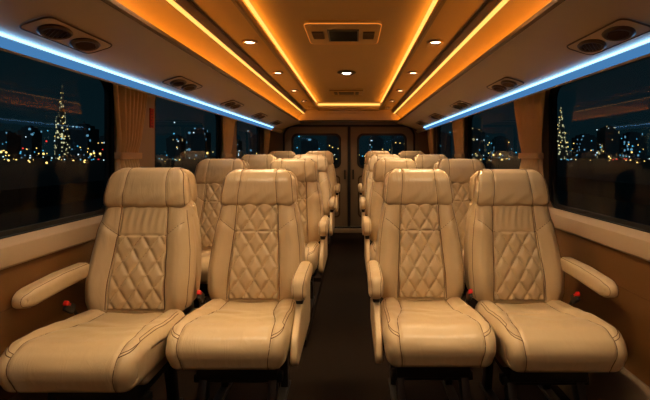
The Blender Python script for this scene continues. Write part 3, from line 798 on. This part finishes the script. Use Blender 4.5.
for sg in (-1, 1):
    for (a, b, w) in (((2.22, 2.55, 0), (4.08, 4.42, 1), (6.02, 6.27, 2)) if sg < 0 else ((2.50, 2.94, 0), (4.32, 4.75, 1), (6.02, 6.27, 2))):
        curtain(a, b, sg, f'beige curtain tied at mid height, {names[sg]} side {cw[w]}', 8)
# red tag on the left pillar
t = tag(MB().box(-1.2400, -1.2335, 2.745, 2.795, 1.345, 1.470, 0.002).build('warning_tag', M['tagred']), 'small red vertical tag on cream pillar beside the first left curtain', 'tag')
mk = MB()
for k in range(6): mk.box(-1.2335, -1.2325, 2.757 + 0.006 * (k % 2), 2.782 - 0.005 * (k % 3), 1.350 + k * 0.019, 1.360 + k * 0.019)
mk.build('marks', M['tagmark'], t)

# ------------------------------------------------------------------ outside
struct(MB().box(-900, 900, -500, 1200, -1.4, -1.2).build('ground', M['ground']))
for sg in (-1, 1):
    mb = MB(); poly = [(0, -1.2), (0.5, -1.2), (0.35, -0.9), (0.25, -0.25), (0.05, -0.25), (0, -0.9)]
    tag(MB().prism([(sg * (14 + a), b) for a, b in poly], 'y', -60, 105).build('road_barrier', M['rail']), f'low concrete barrier along the dark road on the {names[sg]} side', 'barrier')
def at_px(px, D):           # bearing of a point seen from the bus, D metres ahead
    return ((px - 353) / 430.0 * D + 0.06, D)
def tower(px, D, wpx, top_py, m, label, kind=0):
    x, y = at_px(px, D); w = wpx / 430 * D; h = (155 - top_py) / 430 * D + E + 1.2
    if kind == 1:
        t = empty('spire_tower', (x, y, -1.2), label, 'tower')
        mb = MB(); prof = [(0.50, 0), (0.47, 0.30), (0.36, 0.31), (0.34, 0.47), (0.25, 0.48), (0.235, 0.62), (0.16, 0.63), (0.14, 0.76), (0.08, 0.77), (0.06, 0.88)]
        mb.lathe([(a * w, b * h) for a, b in prof], (0, 0, 0), k=9)
        for a in range(3):
            an = a * 2.094 + 0.4; c = (math.cos(an) * w * 0.36, math.sin(an) * w * 0.36)
            mb.lathe([(0.2 * w, 0), (0.18 * w, (0.36 + 0.09 * a) * h), (0.08 * w, (0.39 + 0.09 * a) * h)], (c[0], c[1], 0), k=8)
        mb.build('body', M['t_spire'], t)
        MB().lathe([(0.05 * w, 0.87 * h), (0.015 * w, h)], (0, 0, 0), k=6).build('mast', M['t_spire'], t)
        li = MB()
        rnd = random.Random(3)
        for k in range(26):
            f = rnd.choice([0.30, 0.31, 0.47, 0.48, 0.62, 0.62, 0.76, 0.88, 0.2, 0.4, 0.55]); an = rnd.uniform(0, 6.28)
            rr = w * (0.5 if f < 0.31 else 0.36 if f < 0.48 else 0.25 if f < 0.63 else 0.16 if f < 0.77 else 0.07)
            bm = bmesh.new(); bmesh.ops.create_icosphere(bm, subdivisions=1, radius=D * 0.0011); bmesh.ops.translate(bm, verts=bm.verts, vec=(rr*math.cos(an), rr*math.sin(an), f*h)); li.bm(bm)
        li.build('facade_lamp', M['L_warm'], t)['kind'] = 'stuff'
    else:
        t = empty('office_tower', (x, y, -1.2), label, 'tower', 'dark towers of the skyline')
        mb = MB().box(-w/2, w/2, -w/2, w/2, 0, h * 0.86)
        mb.box(-w*0.36, w*0.36, -w*0.36, w*0.36, h * 0.86, h * 0.95).box(-w*0.2, w*0.2, -w*0.2, w*0.2, h * 0.95, h)
        mb.build('body', m, t)
        MB().tube([(0, 0, h), (0, 0, h * 1.08)], w * 0.02, 5).build('mast', M['rail'], t)
    return t
DD = 260
tower(62, DD, 13, 84, None, 'tall stepped tower with a needle spire, lit gold, outside the left windows', 1)
tower(561, DD, 12, 104, None, 'tall stepped tower with a needle spire, outside the right windows', 1)
sky = [(5, 18, 131, 'd'), (30, 14, 126, 'd'), (84, 19, 124, 'd'), (104, 12, 136, 'w'), (176, 14, 135, 'w'), (199, 18, 128, 'd'), (232, 16, 138, 'w'), (258, 14, 134, 'd'), (310, 16, 138, 'd'), (334, 14, 130, 'w'),
       (376, 14, 136, 'd'), (398, 12, 128, 'w'), (442, 15, 132, 'd'), (474, 17, 128, 'w'), (500, 13, 136, 'd'), (585, 18, 134, 'd'), (608, 14, 126, 'w'), (632, 18, 132, 'd'), (665, 18, 124, 'w'), (-25, 18, 130, 'w')]
for k, (px, w, top, mm) in enumerate(sky):
    side = 'left windows' if px < 285 else 'rear windows' if px < 425 else 'right windows'
    tower(px, DD + 30 + 26 * (k % 4), w, top, M['t_dark' if mm == 'd' else 't_warm'], f"dark {'narrow' if w < 15 else 'broad'} high-rise {'dotted with cool' if mm == 'd' else 'dotted with warm'} lights beyond the {side}")
# uncountable points of light across the far city
rnd = random.Random(11)
def lights(n, m, r0, r1, ylo, yhi, label, name, D0=150, D1=250, pxr=(-60, 700), bias=1.0):
    mb = MB()
    for k in range(n):
        px = rnd.uniform(*pxr); D = rnd.uniform(D0, D1); x, y = at_px(px, D); py = ylo + (yhi - ylo) * rnd.random() ** bias
        z = E + (155 - py) / 430 * D; r = rnd.uniform(r0, r1) / 430 * D
        z = max(z, -1.1)
        bm = bmesh.new(); bmesh.ops.create_icosphere(bm, subdivisions=1, radius=r); bmesh.ops.translate(bm, verts=bm.verts, vec=(x, y, z)); mb.bm(bm)
    return tag(mb.build(name, m), label, 'city lights', None, 'stuff')
lights(60, M['L_warm'], 0.7, 1.25, 163, 152, 'warm street lights scattered along the foot of the skyline', 'street_glow', 110, 200)
lights(130, M['L_warm'], 0.4, 0.65, 164, 142, 'tiny warm lights scattered across the far city', 'city_lights', 150, 250, bias=1.6)
lights(110, M['L_cyan'], 0.45, 0.8, 161, 130, 'small cyan lights scattered across the far city', 'city_lights', 150, 250, bias=1.8)
lights(90, M['L_white'], 0.4, 0.8, 162, 122, 'small white lights scattered across the far city', 'city_lights', 150, 250, bias=1.8)
for pr in ((-700, -60), (700, 1350)):
    sd = 'left' if pr[0] < 0 else 'right'
    lights(110, M['L_warm'], 0.45, 0.9, 163, 145, f'warm lights of the city stretching forward along the {sd} side of the road', 'city_lights', 120, 200, pr, 1.6)
    lights(80, M['L_cyan'], 0.45, 0.8, 161, 135, f'cool lights of the city stretching forward along the {sd} side of the road', 'city_lights', 120, 200, pr, 1.8)
lights(12, M['L_red'], 0.6, 1.0, 164, 140, 'few small red lights over the far city', 'city_lights', 150, 250)

# ------------------------------------------------------------------ world, camera
ml = bpy.data.lights.new('tower_fill', 'SUN'); ml.energy = 0.2; ml.color = (0.7, 0.85, 1.0); ml.angle = 0.01  # added sun lamp, lifts the dark towers off the night sky
mo = bpy.data.objects.new('tower_fill', ml); COL.objects.link(mo); mo.rotation_euler = (math.radians(50), 0, math.radians(-12))
sc = bpy.context.scene
w = bpy.data.worlds.new('night'); sc.world = w; w.use_nodes = True; nt = w.node_tree
bg = nt.nodes['Background']; tc = nt.nodes.new('ShaderNodeTexCoord'); sp = nt.nodes.new('ShaderNodeSeparateXYZ'); cr = nt.nodes.new('ShaderNodeValToRGB')
nt.links.new(tc.outputs['Generated'], sp.inputs[0]); nt.links.new(sp.outputs['Z'], cr.inputs[0]); nt.links.new(cr.outputs[0], bg.inputs['Color'])
cr.color_ramp.elements[0].position = 0.0; cr.color_ramp.elements[0].color = (0.0055, 0.016, 0.021, 1)
cr.color_ramp.elements[1].position = 0.4; cr.color_ramp.elements[1].color = (0.0022, 0.0085, 0.012, 1)
bg.inputs['Strength'].default_value = 1.0
cam = bpy.data.cameras.new('camera'); co = bpy.data.objects.new('camera', cam); COL.objects.link(co)
cam.sensor_width = 36; cam.sensor_fit = 'HORIZONTAL'; cam.lens = 430 / 650 * 36
cam.shift_x = -28 / 650; cam.shift_y = -45 / 650; cam.clip_start = 0.02; cam.clip_end = 3000
co.location = (0.06, 0, E); co.rotation_euler = (PI / 2, 0, 0); sc.camera = co
vs = sc.view_settings; vs.view_transform = 'Standard'; vs.look = 'None'; vs.gamma = 1; vs.use_curve_mapping = False; vs.exposure = 0.0
